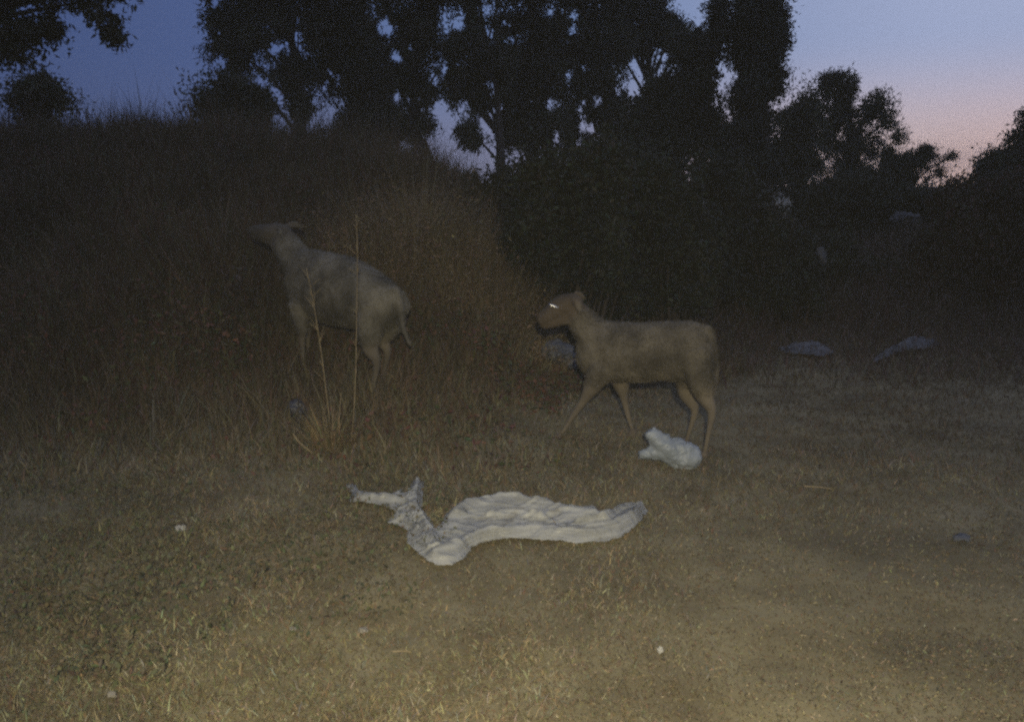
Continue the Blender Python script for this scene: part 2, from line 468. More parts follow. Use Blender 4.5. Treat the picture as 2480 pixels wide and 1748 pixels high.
# ------------------------------------------------------------------ trees and shrubs
GAPS = np.array([(716,47,8,14),(712,92,18,30),(649,59,8,8),(668,115,10,10),(534,150,14,12),(530,83,6,8),(625,202,16,6),(668,218,16,10),
(680,241,8,8),(674,305,20,26),(653,158,10,9),(799,178,7,12),(819,190,6,14),(787,206,6,8),(763,237,8,14),(784,290,22,24),(752,297,9,10),(807,269,4,9),
(748,316,8,6),(819,338,5,7),(795,332,8,6),(930,63,18,18),(1108,55,20,12),(1077,60,6,34),(1164,35,10,10),(1184,80,12,18),(1322,32,24,8),
(1389,36,12,10),(1231,60,14,10),(1278,68,8,8),(1235,95,14,8),(962,138,14,18),(998,118,8,12),(1077,158,9,18),(1053,190,14,10),(1116,150,8,8),
(958,233,7,16),(1005,237,12,6),(1066,262,12,20),(1085,297,16,14),(1124,257,12,24),(1180,202,12,8),(1200,206,8,7),(1188,233,13,9),(1207,261,8,18),
(1180,300,16,20),(1195,318,10,12),(1077,344,18,18),(1069,384,40,26),(1040,384,24,20),(1100,395,26,14),(1037,356,10,12),(978,360,14,14),(986,380,12,12),(938,352,10,10),(1184,356,12,8),
(1197,384,13,18),(1150,398,20,8),(1251,380,12,14),(1294,364,10,10),(1377,182,6,14),(1417,162,9,7),(1334,253,9,7),(1346,328,7,18),(1409,261,6,20),
(1411,308,12,16),(1441,316,11,20),(1449,245,10,8),(1500,229,7,16),(1548,158,16,24),(1540,206,12,20),(1583,127,12,18),(1611,130,11,8),(1540,59,8,8),
(1389,71,9,8),(1453,202,5,5),(1405,344,9,7),(1699,237,6,6),(1695,261,9,4),(1730,257,4,5),(1655,320,6,7),(1683,344,5,8),(1651,305,4,6),
(1995,285,6,7),(2007,249,8,4),(2074,250,8,11),(1968,312,4,6),(2035,328,8,6),(2059,340,7,5),(2126,400,6,9),(1865,467,6,4),(1904,463,5,5),
(1916,447,4,5),(2233,439,4,3),(2197,455,4,6),(2264,432,4,4),(1715,55,0,0)])
def ungap(P, grow=1.12):
    px, py = project(P)
    ok = np.ones(len(P), bool)
    jx = px + 4 * rng.standard_normal(len(P)) + 26 * (fbm(px / 13, py / 13) - .5); jy = py + 4 * rng.standard_normal(len(P)) + 34 * (fbm(px / 13 + 40, py / 13 + 9) - .5)
    stay = rng.random(len(P)) < .025
    for gx_, gy_, rx, ry in GAPS:
        if rx: ok &= ((jx - gx_) / (rx * grow + 4)) ** 2 + ((jy - gy_) / (ry * grow + 4)) ** 2 > 1
    return ok | stay
GREEN = [(.045, .055, .028), (.06, .065, .032), (.035, .045, .025), (.075, .07, .04)]
def plant(name, label, cat, Y, blobs, base, leaf=.095, cover=1.9, clump=.35, droop=.6, trunk_r=.12, colors=GREEN, group=None, depth=.7,
          gaps=True, trunk_path=None, aspect=.34, parts=('crown', 'trunk'), stems=1, fill=1.0, limbs=26, swell=1.0):
    """blobs: ellipses (px, py, rx, ry) that bound the crown on the plane at distance Y"""
    B = []
    for (cx, cy, rx, ry) in blobs:
        c_ = at(cx, cy, Y)
        s = np.linalg.norm(c_ - CAM) / F * 1.0
        B.append((c_, rx * s * swell, ry * s * swell))
    bx, by = base
    bz = float(H(bx, by))
    root = empty(name, (bx, by, bz))
    tag(root, label, cat, group)
    origin = np.array([bx, by, bz])
    # clumps through the crown's volume
    Cc, Cr = [], []
    for c_, rx, rz in B:
        vol = rx * rz
        nC = max(3, int(fill * 3.4 * vol / clump ** 2))
        for _ in range(nC):
            u = rng.standard_normal(3); u /= np.linalg.norm(u); u *= rng.random() ** .45
            dep = min(rx, rz, 1.6) * depth
            cr = clump * (.45 + .9 * rng.random())
            cc = c_ + np.array([u[0] * max(rx - cr * .7, .02), u[1] * dep, u[2] * max(rz - cr * .7, .02)])
            if gaps:
                pp = project(cc[None])
                hit = (((pp[0] - GAPS[:, 0]) / (GAPS[:, 2] + 3)) ** 2 + ((pp[1] - GAPS[:, 1]) / (GAPS[:, 3] + 3)) ** 2 < 1).any()
                if hit and cr > .2: cr *= .6
            Cc.append(cc); Cr.append(cr)
    Cc = np.array(Cc); Cr = np.array(Cr)
    area = .5 * leaf * leaf * aspect * .75
    per = np.maximum(8, (cover * math.pi * Cr ** 2 / area)).astype(int)
    idx = np.repeat(np.arange(len(Cc)), per)
    nl = len(idx)
    u = rng.standard_normal((nl, 3)); u /= np.linalg.norm(u, axis=1)[:, None]; u *= (rng.random(nl) ** .5)[:, None]
    # ragged clumps: every one stretched a little in its own direction
    st = 1 + .45 * rng.standard_normal((len(Cc), 3)).clip(-1, 1)
    P = Cc[idx] + (u + .28 * rng.standard_normal((nl, 3))) * Cr[idx][:, None] * st[idx]
    if gaps:
        ok = ungap(P); P = P[ok]; idx = idx[ok]; nl = len(P)
    lightness = (.6 + .8 * rng.random(len(Cc)))[idx][:, None]
    c = pal(nl, colors, None, .22) * lightness
    lv = leaves(P - origin, leaf * (.6 + .7 * rng.random(nl)), leaf * aspect * (.7 + .6 * rng.random(nl)), c, droop)
    link(parts[0], mesh_np(name + '_foliage', *lv), M['leaf'], root)
    # trunk, limbs
    tubes = []
    zt = Cc[:, 2].max() * .6 + Cc[:, 2].mean() * .4
    if stems == 1:
        top = np.array([Cc[:, 0].mean(), Cc[:, 1].mean(), zt])
        if trunk_path is None:
            mid = origin * .5 + top * .5 + np.array([.06 * (top[2] - bz) * rng.standard_normal(), 0, 0])
            tp = curve([origin - [0, 0, .1], origin * .8 + top * .2, mid, top], 18)
        else:
            tp = curve([origin - [0, 0, .1]] + [at(a_, b_, Y) for a_, b_ in trunk_path] , 18)
        rr = trunk_r * (1.15 - .95 * np.linspace(0, 1, len(tp)) ** .8)
        tubes.append(tube_np(tp - origin, rr, 10))
        order = rng.permutation(len(Cc))[:limbs]
        for j in order:
            e = Cc[j]
            i = int(np.argmin(np.abs(tp[:, 2] - (e[2] - .5 * np.hypot(*(e - top)[:2]) - .15 * (top[2] - bz)))))
            i = min(max(i, 3), len(tp) - 2)
            s_ = tp[i]
            mid = s_ * .5 + e * .5 + np.array([0, 0, .08 * np.linalg.norm(e - s_)])
            r0 = min(rr[i] * .6, .012 + .022 * np.linalg.norm(e - s_))
            lp = curve([s_, mid, e], 8)
            tubes.append(tube_np(lp - origin, np.linspace(r0, .008, len(lp)), 6))
    else:
        order = rng.permutation(len(Cc))[:stems]
        for j in order:
            e = Cc[j]
            s_ = origin + np.array([.12 * rng.standard_normal(), .12 * rng.standard_normal(), -.05])
            mid = s_ * .45 + e * .55 + np.array([.0, 0, -.06 * np.linalg.norm(e - s_)])
            lp = curve([s_, mid, e], 9)
            tubes.append(tube_np(lp - origin, np.linspace(trunk_r, .006, len(lp)), 6))
    link(parts[1], mesh_np(name + '_wood', *merge(tubes), smooth=True), M['bark'], root)
    return root
def gbase(px, Y):
    return ((px - 1240) / F * Y, Y)
TG = 'tall trees in a row behind the mound'
D = 19.0
plant('eucalyptus_tree', 'tall loose tree nearest the open blue sky on the left, beside the round shrub', 'tree', D,
      [(555, 70, 62, 46), (560, 140, 60, 44), (640, 60, 100, 70), (700, 170, 70, 56), (720, 60, 60, 60), (735, 260, 42, 40), (620, -120, 160, 130), (700, -250, 120, 120)],
      gbase(728, D), trunk_r=.17, group=TG, swell=1.17, trunk_path=[(726, 330), (724, 240), (716, 150), (690, 20), (680, -120)], clump=.30)
plant('eucalyptus_tree', 'dense tall tree with a thick dark trunk, second from the left in the row', 'tree', D + 1,
      [(850, 80, 90, 100), (870, 210, 84, 90), (855, 310, 76, 56), (800, 130, 50, 80), (830, -120, 150, 120)], gbase(858, D + 1), trunk_r=.25, group=TG, swell=1.17,
      trunk_path=[(858, 340), (860, 250), (850, 120), (840, -60)], clump=.34, cover=2.2)
plant('eucalyptus_tree', 'tall tree with hanging leaf clumps left of the low pink sky gap', 'tree', D - .5,
      [(1000, 90, 110, 90), (1010, 200, 84, 66), (935, 300, 62, 60), (1005, 310, 46, 46), (1020, -120, 150, 120)], gbase(1014, D - .5), trunk_r=.14, group=TG, swell=1.17,
      trunk_path=[(1030, 370), (1010, 330), (1000, 200), (1010, 60), (1015, -80)], clump=.28)
plant('eucalyptus_tree', 'tall thin tree with a dark drooping clump right of the low pink sky gap', 'tree', D - 1,
      [(1150, 120, 90, 100), (1120, 215, 70, 50), (1130, 335, 38, 56), (1150, 240, 50, 60), (1150, -110, 130, 120)], gbase(1215, D - 1), trunk_r=.11, group=TG, swell=1.17,
      trunk_path=[(1213, 400), (1208, 300), (1200, 200), (1170, 60), (1150, -80)], clump=.27)
plant('eucalyptus_tree', 'full dark tree at the middle of the row, directly above the right sheep head', 'tree', D + .5,
      [(1270, 180, 84, 150), (1290, 60, 100, 60), (1280, 310, 84, 70), (1225, 180, 40, 120), (1270, -110, 130, 110)], gbase(1275, D + .5), trunk_r=.2, group=TG, swell=1.17, clump=.33, cover=2.2)
plant('eucalyptus_tree', 'broad tall tree with small scattered sky holes above the big dark bush', 'tree', D + 1.5,
      [(1420, 110, 104, 80), (1430, 225, 92, 84), (1400, 330, 100, 64), (1500, 300, 60, 80), (1430, -40, 110, 70)], gbase(1430, D + 1.5), trunk_r=.2, group=TG, swell=1.17, clump=.34)
plant('eucalyptus_tree', 'round topped tree left of the bare patch of sky beside the conifer', 'tree', D + 3,
      [(1560, 55, 90, 60), (1620, 75, 52, 46), (1540, 110, 70, 50), (1600, 110, 70, 30), (1540, 10, 90, 60)], gbase(1560, D + 3), trunk_r=.18, group=TG, swell=1.17, clump=.30, cover=2.3)
plant('leafy_tree', 'wide low dark tree pressed against the left side of the tall conifer', 'tree', 16.0,
      [(1670, 160, 80, 78), (1700, 110, 52, 26), (1630, 250, 110, 80), (1690, 320, 120, 80), (1560, 300, 70, 90), (1590, 400, 120, 70)], gbase(1650, 16), trunk_r=.2, clump=.3, cover=2.6, droop=.2, leaf=.1)
plant('conifer_tree', 'tall dense column shaped conifer with ragged edges reaching out of the top', 'tree', 15.0,
      [(1818, 60, 50, 70), (1818, 140, 55, 60), (1816, 220, 62, 70), (1814, 310, 70, 70), (1812, 400, 80, 70), (1818, -20, 40, 70), (1818, -95, 22, 50), (1874, 44, 20, 9), (1880, 92, 22, 8), (1872, 66, 12, 6), (1874, 134, 16, 8), (1878, 176, 18, 8), (1870, 110, 12, 6), (1880, 220, 18, 9), (1874, 198, 12, 6), (1742, 40, 16, 9), (1750, 80, 12, 8), (1742, 15, 14, 8), (1868, 14, 18, 8)],
      gbase(1822, 15), trunk_r=.16, clump=.2, cover=3.2, droop=-.4, leaf=.075, fill=1.1, colors=[(.03, .034, .026), (.04, .055, .03), (.05, .055, .035)])
plant('leafy_tree', 'small flat topped dark tree between the conifer and the airy pine', 'tree', 17.0,
      [(1935, 295, 62, 70), (1915, 390, 90, 80), (1960, 270, 40, 40)], gbase(1930, 17), trunk_r=.1, clump=.26, cover=2.8, droop=.1, leaf=.09)
plant('pine_tree', 'airy spreading pine with a double crown against the pale pink sky', 'tree', 20.0,
      [(2018, 200, 38, 38), (2035, 225, 55, 48), (2060, 265, 70, 48), (2132, 262, 42, 42), (2150, 290, 26, 30), (2050, 345, 95, 56), (2000, 305, 60, 76), (2080, 410, 90, 50)],
      gbase(2050, 20), trunk_r=.16, clump=.15, cover=1.5, fill=.7, droop=-.5, leaf=.12, aspect=.2)
plant('pine_tree', 'low flat pine with one long thin branch pointing right into the sunset', 'tree', 18.0,
      [(2177, 333, 27, 11), (2185, 395, 66, 26), (2235, 384, 40, 9), (2270, 381, 34, 6), (2300, 380, 18, 5), (2175, 430, 80, 36), (2243, 366, 11, 13), (2150, 370, 20, 26), (2270, 420, 22, 4), (2100, 440, 110, 36)],
      gbase(2165, 18), trunk_r=.1, clump=.13, cover=2.2, droop=-.2, leaf=.09, aspect=.2, fill=.9)
plant('leafy_tree', 'bushy tree cut off by the right edge against the pink sky', 'tree', 16.0,
      [(2450, 405, 62, 52), (2510, 375, 80, 70), (2400, 430, 50, 36), (2395, 395, 26, 22), (2560, 330, 110, 110)], gbase(2500, 16), trunk_r=.14, clump=.2, cover=2.0, leaf=.09)
plant('leafy_tree', 'leafy boughs of a tree hanging into the top left corner', 'tree', 9.0,
      [(70, 70, 66, 40), (40, 125, 30, 28), (115, 55, 34, 34), (258, 42, 36, 30), (276, 82, 14, 20), (120, -60, 200, 80), (-60, 60, 90, 110), (-200, -100, 200, 120)],
      gbase(-260, 9), trunk_r=.16, clump=.13, cover=1.5, leaf=.07, droop=.8, trunk_path=[(-258, 330), (-250, 150), (-220, 0), (-120, -80)], limbs=60)
plant('round_tree', 'small round headed tree on the skyline at the far left', 'tree', 12.5,
      [(108, 232, 64, 46), (75, 250, 46, 32), (138, 248, 32, 32), (85, 300, 44, 30)], gbase(90, 12.5), trunk_r=.1, clump=.2, cover=2.8, leaf=.08, droop=.2, gaps=False)
plant('round_shrub', 'round dark shrub on the skyline at the foot of the leftmost tall tree', 'shrub', 13.0,
      [(590, 262, 88, 66), (530, 275, 36, 40), (600, 320, 86, 40), (510, 250, 24, 20), (560, 215, 40, 36)], gbase(590, 13), trunk_r=.05, clump=.22, cover=2.8, leaf=.08, droop=.2, stems=14, parts=('foliage', 'stems'))
SG = 'bushes behind the right sheep'
BUSH = [(.022, .032, .018), (.032, .039, .02), (.03, .029, .019), (.042, .044, .024)]
kw = dict(cat='bush', colors=BUSH, group=SG, gaps=False, parts=('foliage', 'stems'), stems=40, trunk_r=.025, leaf=.055, aspect=.5, cover=2.4, clump=.16, droop=.1)
plant('bush', 'largest dark green bush directly behind the right sheep', Y=7.2, blobs=[(1330, 560, 130, 170), (1440, 520, 150, 170), (1400, 680, 170, 130), (1310, 440, 90, 60), (1450, 400, 100, 50)], base=gbase(1400, 7.2), **kw)
plant('bush', 'dark green bush behind the right sheep rump', Y=7.8, blobs=[(1620, 520, 130, 140), (1640, 660, 150, 130), (1560, 440, 90, 70)], base=gbase(1630, 7.8), **kw)
plant('bush', 'mid green bush left of the track with a white scrap in it', Y=9.2, blobs=[(1830, 560, 130, 110), (1860, 680, 160, 110), (1780, 460, 100, 50), (1700, 420, 80, 40), (1760, 600, 110, 120)], base=gbase(1840, 9.2), **kw)
plant('bush', 'dark bush at the far end of the track under the low pine', Y=12.5, blobs=[(2060, 540, 150, 100), (2120, 640, 170, 90), (1980, 480, 110, 60), (2230, 490, 90, 46), (2110, 470, 70, 30)], base=gbase(2090, 12.5), **kw)
plant('bush', 'low scrubby bush standing in the far end of the track', Y=10.2, blobs=[(2000, 690, 90, 80), (2100, 700, 110, 70), (2020, 620, 60, 50)], base=gbase(2040, 10.2), **kw)
kw['colors'] = [(.055, .036, .026), (.04, .04, .022), (.065, .036, .026), (.045, .043, .026)]
plant('bush', 'reddish brown bush on the bank at the right edge', Y=9.5, blobs=[(2380, 560, 150, 120), (2400, 680, 150, 110), (2470, 510, 110, 100), (2320, 474, 80, 34), (2560, 560, 140, 140)], base=gbase(2420, 9.5), **kw)
plant('bush', 'low reddish scrub at the foot of the bank right of the track', Y=9.8, blobs=[(2220, 680, 100, 90), (2290, 620, 90, 80)], base=gbase(2250, 9.8), **kw)
kw['colors'] = [(.06, .06, .032), (.08, .075, .04), (.055, .05, .03)]
plant('bush', 'small olive bush on the mound beneath the low pink sky gap', Y=9.6, blobs=[(1160, 470, 90, 60), (1230, 440, 60, 40), (1120, 530, 70, 70)], base=gbase(1160, 9.6), **kw)
kw['colors'] = [(.06, .042, .03), (.05, .05, .028), (.075, .05, .034)]
kw['group'] = 'low shrubs on the left bank'; kw['cover'] = 1.2; kw['clump'] = .13; kw['leaf'] = .045
for lab, px, py, Y, rx, ry in (('low dark shrub on the left bank, nearest the left edge', 120, 560, 7.6, 110, 70),
                               ('low twiggy shrub high on the left bank below the open sky', 330, 415, 8.8, 120, 60),
                               ('low shrub on the left bank just below the round skyline shrub', 560, 420, 8.8, 90, 56),
                               ('sprawling low shrub at the foot of the left bank', 260, 800, 6.1, 130, 60),
                               ('small leafy shrub on the left bank in front of the left sheep chest', 560, 740, 6.3, 70, 60)):
    plant('bush', lab, Y=Y, blobs=[(px, py, rx, ry), (px - .5 * rx, py + .5 * ry, rx * .6, ry * .7), (px + .6 * rx, py + .4 * ry, rx * .6, ry * .6)], base=gbase(px, Y), **kw)
# feathery dead bushes between the two sheep
def dead_bush(label, px, Y, rad, ht, n):
    bx, by = gbase(px, Y)
    bz = float(H(bx, by))
    root = tag(empty('dead_bush', (bx, by, bz)), label, 'bush', 'dead bushes between the sheep')
    a = rng.random(n) * 2 * math.pi; rr = rad * rng.random(n) ** .7
    P = np.stack([rr * np.cos(a) * 1.2, rr * np.sin(a), 0 * a], 1)
    P[:, 2] = H(P[:, 0] + bx, P[:, 1] + by) - bz
    hh = ht * (.15 + .9 * rng.random(n) ** 1.4) * (1.05 - .45 * rr / rad) * (.55 + .9 * fbm(P[:, 0] * 7 + px, P[:, 1] * 7))
    link('stalks', mesh_np('dead_bush_stalks', *blades(P, hh, .0025 + .003 * rng.random(n), .05 + .75 * rng.random(n), pal(n, [(.30, .235, .13), (.23, .17, .095), (.20, .175, .105)], None, .25), az=a + .6 * rng.standard_normal(n))), M['weed'], root)
    m_ = n
    k = rng.integers(0, n, m_)
    Pl = P[k] + np.stack([np.cos(a[k]) * .3 * hh[k], np.sin(a[k]) * .3 * hh[k], hh[k] * (.4 + .6 * rng.random(m_))], 1) + .03 * rng.standard_normal((m_, 3))
    link('seed_heads', mesh_np('dead_bush_heads', *leaves(Pl, .02 + .03 * rng.random(m_), .006 + .009 * rng.random(m_), pal(m_, [(.25, .19, .11), (.19, .13, .08)]))), M['weed'], root)
dead_bush('widest feathery golden dead bush, in the middle between the two sheep', 1020, 7.4, .60, .92, 5200)
dead_bush('pale dead bush rising directly behind the left sheep back', 890, 7.0, .42, .75, 2600)
dead_bush('dead bush leaning against the dark green bush above the right sheep head', 1150, 7.0, .45, .70, 3000)
dead_bush('short brown dead bush in front of the right sheep face', 1235, 6.6, .40, .45, 2200)
# dry tussock with tall stalks in front of the left sheep
tb = ground(800, 1085)
root = tag(empty('grass_tussock', tb), 'dry spiky grass tussock with tall thin stalks in front of the left sheep', 'tussock')
n = 420
a = rng.random(n) * 2 * math.pi; rr = .07 * rng.random(n) ** .5
P = np.stack([rr * np.cos(a), rr * np.sin(a), -.02 + 0 * a], 1)
link('blades', mesh_np('tussock_blades', *blades(P, .10 + .22 * rng.random(n), .0025 + .003 * rng.random(n), .15 + .9 * rng.random(n), pal(n, [(.30, .23, .12), (.24, .17, .09), (.20, .17, .09)], None, .25), az=a)), M['grass'], root)
def stalk(pts, Y0, Y1, r0=.0034, r1=.0018):
    ps = [at(p[0], p[1], Y0 + (Y1 - Y0) * i / (len(pts) - 1)) for i, p in enumerate(pts)]
    cpath = curve(ps, 16) - tb
    tb_ = [tube_np(cpath, np.linspace(r0, r1, len(cpath)), 5)]
    ln = np.linalg.norm(cpath[-1] - cpath[0])
    if ln > .35:
        for j in range(16):
            i = int(len(cpath) * (.35 + .6 * rng.random()))
            i = min(i, len(cpath) - 1)
            d = np.array([rng.standard_normal() * .6, rng.standard_normal() * .4, .9]); d *= (.03 + .07 * rng.random()) / np.linalg.norm(d)
            tb_.append(tube_np(np.array([cpath[i], cpath[i] + d * .5 + [0, 0, .004], cpath[i] + d]), [r1, r1 * .8, r1 * .6], 4))
    V, Q, T, C = merge(tb_)
    me = mesh_np('tussock_stalk', V, Q, T, smooth=True)
    link('stalk', me, M['twig'], root)
yb = tb[1]
stalk([(805, 1080), (795, 990), (783, 891), (770, 800), (757, 720), (742, 650)], yb, yb - .1)
stalk([(848, 1085), (857, 1000), (862, 880), (864, 760), (866, 620), (862, 520)], yb, yb + .05)
stalk([(812, 1080), (806, 1020), (800, 960)], yb, yb)
stalk([(820, 1080), (822, 1010), (826, 950)], yb, yb)
stalk([(755, 1095), (738, 1082), (722, 1068), (710, 1050)], yb - .1, yb - .1, .007, .004)
stalk([(848, 1100), (856, 1085), (862, 1072)], yb - .05, yb - .05, .005, .003)
stalk([(760, 1118), (790, 1122), (815, 1116)], yb - .15, yb - .15, .004, .003)

# ------------------------------------------------------------------ sheep
def loft(bm, rings, seg=20):
    """rings: (centre, side vector, up vector)"""
    vs = []
    for c_, s_, u_ in rings:
        vs.append([bm.verts.new(Vector(c_ + s_ * math.cos(2 * math.pi * k / seg) + u_ * math.sin(2 * math.pi * k / seg))) for k in range(seg)])
    for i in range(len(vs) - 1):
        for k in range(seg):
            bm.faces.new((vs[i][k], vs[i][(k + 1) % seg], vs[i + 1][(k + 1) % seg], vs[i + 1][k]))
    bm.faces.new(vs[0][::-1]); bm.faces.new(vs[-1])
def chain(bm, pts, seg=14):
    """round limb along (point, radius) with domed ends"""
    P = np.array([p for p, r in pts]); R = np.array([r for p, r in pts])
    n = max(14, 5 * len(P))
    C = curve(P, n)
    tt = np.linspace(0, 1, len(P)); RR = np.interp(np.linspace(0, 1, len(C)), tt, R)
    rings = []
    ref = np.array([0.37, .9, .2])
    d0 = C[1] - C[0]; d0 /= np.linalg.norm(d0); d1 = C[-1] - C[-2]; d1 /= np.linalg.norm(d1)
    C = np.vstack([C[0] - d0 * RR[0] * .8, C, C[-1] + d1 * RR[-1] * .8]); RR = np.concatenate([[RR[0] * .45], RR, [RR[-1] * .45]])
    for i in range(len(C)):
        d = C[min(i + 1, len(C) - 1)] - C[max(i - 1, 0)]; d /= np.linalg.norm(d)
        a_ = np.cross(d, ref); a_ /= np.linalg.norm(a_); b_ = np.cross(d, a_)
        rings.append((C[i], a_ * RR[i], b_ * RR[i]))
    loft(bm, rings, seg)
def build_sheep(label, spec, mat, amp):
    Yf = spec['Y']
    s_px = lambda px: np.linalg.norm(at(px, 850, Yf(px)) - CAM) / F
    fwd = at(spec['front'], 850, Yf(spec['front'])) - at(spec['back'], 850, Yf(spec['back'])); fwd[2] = 0; fwd /= np.linalg.norm(fwd)
    near = np.array([-fwd[1], fwd[0], 0.0])
    if near[1] > 0: near = -near
    def P(px, py, off=0.0): return at(px, py, Yf(px)) + near * off
    bm = bmesh.new()
    rings = []
    for (px, t_, b_, lat) in spec['body']:
        top, bot = P(px, t_), P(px, b_)
        c_ = (top + bot) / 2
        rings.append((c_, near * lat, np.array([0, 0, 1.0]) * (top - bot)[2] / 2))
    loft(bm, rings, 28)
    for lst in spec['limbs']:
        chain(bm, [(P(px, py, o), r * (.76 if r < .042 and abs(o) > .08 else .9 if abs(o) > .05 and r > .07 else 1)) for (px, py, r, o) in lst])
    for ear in spec['ears']:
        pts = [P(px, py, o) for (px, py, r, o) in ear]
        rings = []
        for i, (px, py, r, o) in enumerate(ear):
            d = pts[min(i + 1, len(pts) - 1)] - pts[max(i - 1, 0)]; d /= np.linalg.norm(d)
            flat = np.cross(d, near); flat /= np.linalg.norm(flat)
            rings.append((pts[i], flat * r, np.cross(d, flat) * max(.011, r * .42)))
        loft(bm, rings, 12)
    me = bpy.data.meshes.new('sheep_raw'); bm.to_mesh(me); bm.free()
    tmp = bpy.data.objects.new('sheep_raw', me); COL.objects.link(tmp)
    md = tmp.modifiers.new('r', 'REMESH'); md.mode = 'VOXEL'; md.voxel_size = .0075
    sm = tmp.modifiers.new('s', 'SMOOTH'); sm.factor = .5; sm.iterations = 7
    dg = bpy.context.evaluated_depsgraph_get()
    body = bpy.data.meshes.new_from_object(tmp.evaluated_get(dg))
    bpy.data.objects.remove(tmp)
    n = len(body.vertices)
    co = np.zeros(n * 3, np.float32); body.vertices.foreach_get('co', co); co = co.reshape(-1, 3)
    no = np.zeros(n * 3, np.float32); body.vertices.foreach_get('normal', no); no = no.reshape(-1, 3)
    org = spec_origin = np.array(P(*spec['origin'])); org[2] = float(H(org[0], org[1]))
    zrel = co[:, 2] - org[2]
    wool = sstep((zrel - .24) / .12)
    dis = np.array([mnoise.fractal(Vector(c_) * 14, 1.0, 2.0, 3) for c_ in co]) * amp * wool
    dis += np.array([mnoise.noise(Vector(c_) * 55) for c_ in co]) * amp * .5 * wool
    co = co + no * dis[:, None] - org
    body.vertices.foreach_set('co', co.astype(np.float32).ravel())
    body.polygons.foreach_set('use_smooth', np.ones(len(body.polygons), bool))
    body.materials.clear(); body.update()
    root = tag(empty('sheep', org), label, 'sheep', 'sheep on the rough ground')
    hp = np.array([P(*q_) - org for q_ in spec['head']])
    dh = np.min(np.linalg.norm(co[:, None, :] - hp[None], axis=2), 1)
    face = sstep((.135 - dh) / .05)
    leg = 1 - sstep((zrel - .30) / .10)
    tint = np.ones((n, 3)) * np.array(spec['tint'][0])
    mot = np.array([mnoise.fractal(Vector(c_) * 7 + Vector((3, 1, 0)), .9, 2.0, 4) for c_ in co])
    tint = tint * (1 + .58 * np.clip(mot, -.8, .8))[:, None]
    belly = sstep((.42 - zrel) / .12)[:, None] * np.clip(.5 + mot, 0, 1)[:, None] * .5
    tint = tint * (1 - belly) + tint * np.array([.62, .55, .45]) * belly      # patchy darker brown on the underside
    tint = tint * (1 - face[:, None]) + np.array(spec['tint'][1]) * (1 + .35 * mot)[:, None] * face[:, None]
    tint = tint * (1 - leg[:, None]) + np.array(spec['tint'][2]) * (1 + .3 * mot)[:, None] * leg[:, None]
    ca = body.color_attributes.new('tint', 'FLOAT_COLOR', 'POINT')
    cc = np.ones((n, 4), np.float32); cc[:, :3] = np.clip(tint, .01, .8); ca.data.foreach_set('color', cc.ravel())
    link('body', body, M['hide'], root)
    # short matted wool over trunk and neck
    ok = np.nonzero((face < .4) & (leg < .5))[0]
    k = rng.choice(ok, 34000)
    back = -fwd * .8 + np.array([0, 0, -.55])
    dirn = no[k] * (.55 + .5 * rng.random((len(k), 1))) + back * (.5 + .5 * rng.random((len(k), 1))) + .35 * rng.standard_normal((len(k), 3))
    dirn /= np.linalg.norm(dirn, axis=1)[:, None]
    sd_ = np.cross(dirn, no[k] + .2 * rng.standard_normal((len(k), 3))); sd_ /= np.linalg.norm(sd_, axis=1)[:, None] + 1e-9
    ln = (.006 + .010 * rng.random((len(k), 1))); wd = (.0018 + .0022 * rng.random((len(k), 1)))
    b0 = co[k] - no[k] * .003 + .003 * rng.standard_normal((len(k), 3))
    V = np.stack([b0 - sd_ * wd, b0 + sd_ * wd, b0 + dirn * ln], 1).reshape(-1, 3)
    tc_ = np.repeat(tint[k] * (1 + .22 * rng.standard_normal((len(k), 1))).clip(.4, 1.7), 3, 0)
    link('wool', mesh_np('wool_coat', V, None, np.arange(len(V)).reshape(-1, 3), np.clip(tc_, .01, .8)), M['fleece'], root)
    for (px, py, o) in spec['hooves']:
        p = P(px, py, o) - org
        bm = bmesh.new()
        for sgn in (-1, 1):      # cloven: two toes
            c_ = p + near * .0105 * sgn
            rings = [(c_ + np.array([0, 0, -.022]) + fwd * .010, near * .0125, fwd * .030), (c_ + np.array([0, 0, -.012]) + fwd * .008, near * .0125, fwd * .028),
                     (c_ + np.array([0, 0, .012]), near * .0110, fwd * .020), (c_ + np.array([0, 0, .024]), near * .009, fwd * .016)]
            loft(bm, rings, 10)
        hm = bpy.data.meshes.new('hoof'); bm.to_mesh(hm); bm.free()
        link('hoof', hm, M['hoof'], root)
    return root, P, fwd, near, org
def eye(root, P, org, px, py, off, r=.012, face=None):
    p = P(px, py, off) - org
    me = bpy.data.meshes.new('eye'); bm = bmesh.new()
    bmesh.ops.create_uvsphere(bm, u_segments=20, v_segments=14, radius=1)
    for v in bm.verts: v.co = Vector((v.co.x * r * 2.5, v.co.y * r * .6, v.co.z * r * .58))  # drawn out beyond a real eye, into the shape of its streaked glint
    bm.to_mesh(me); bm.free()
    for f in me.polygons: f.use_smooth = True
    o = link('eye', me, M['eye'], root, p)
    o.rotation_euler = (0, math.radians(face or 0), 0)
    return o
g = {}
h1 = ground(1712, 1096)[1]
Y1 = lambda px: h1 + (1712 - px) * .0009
n_, f_ = .085, -.085
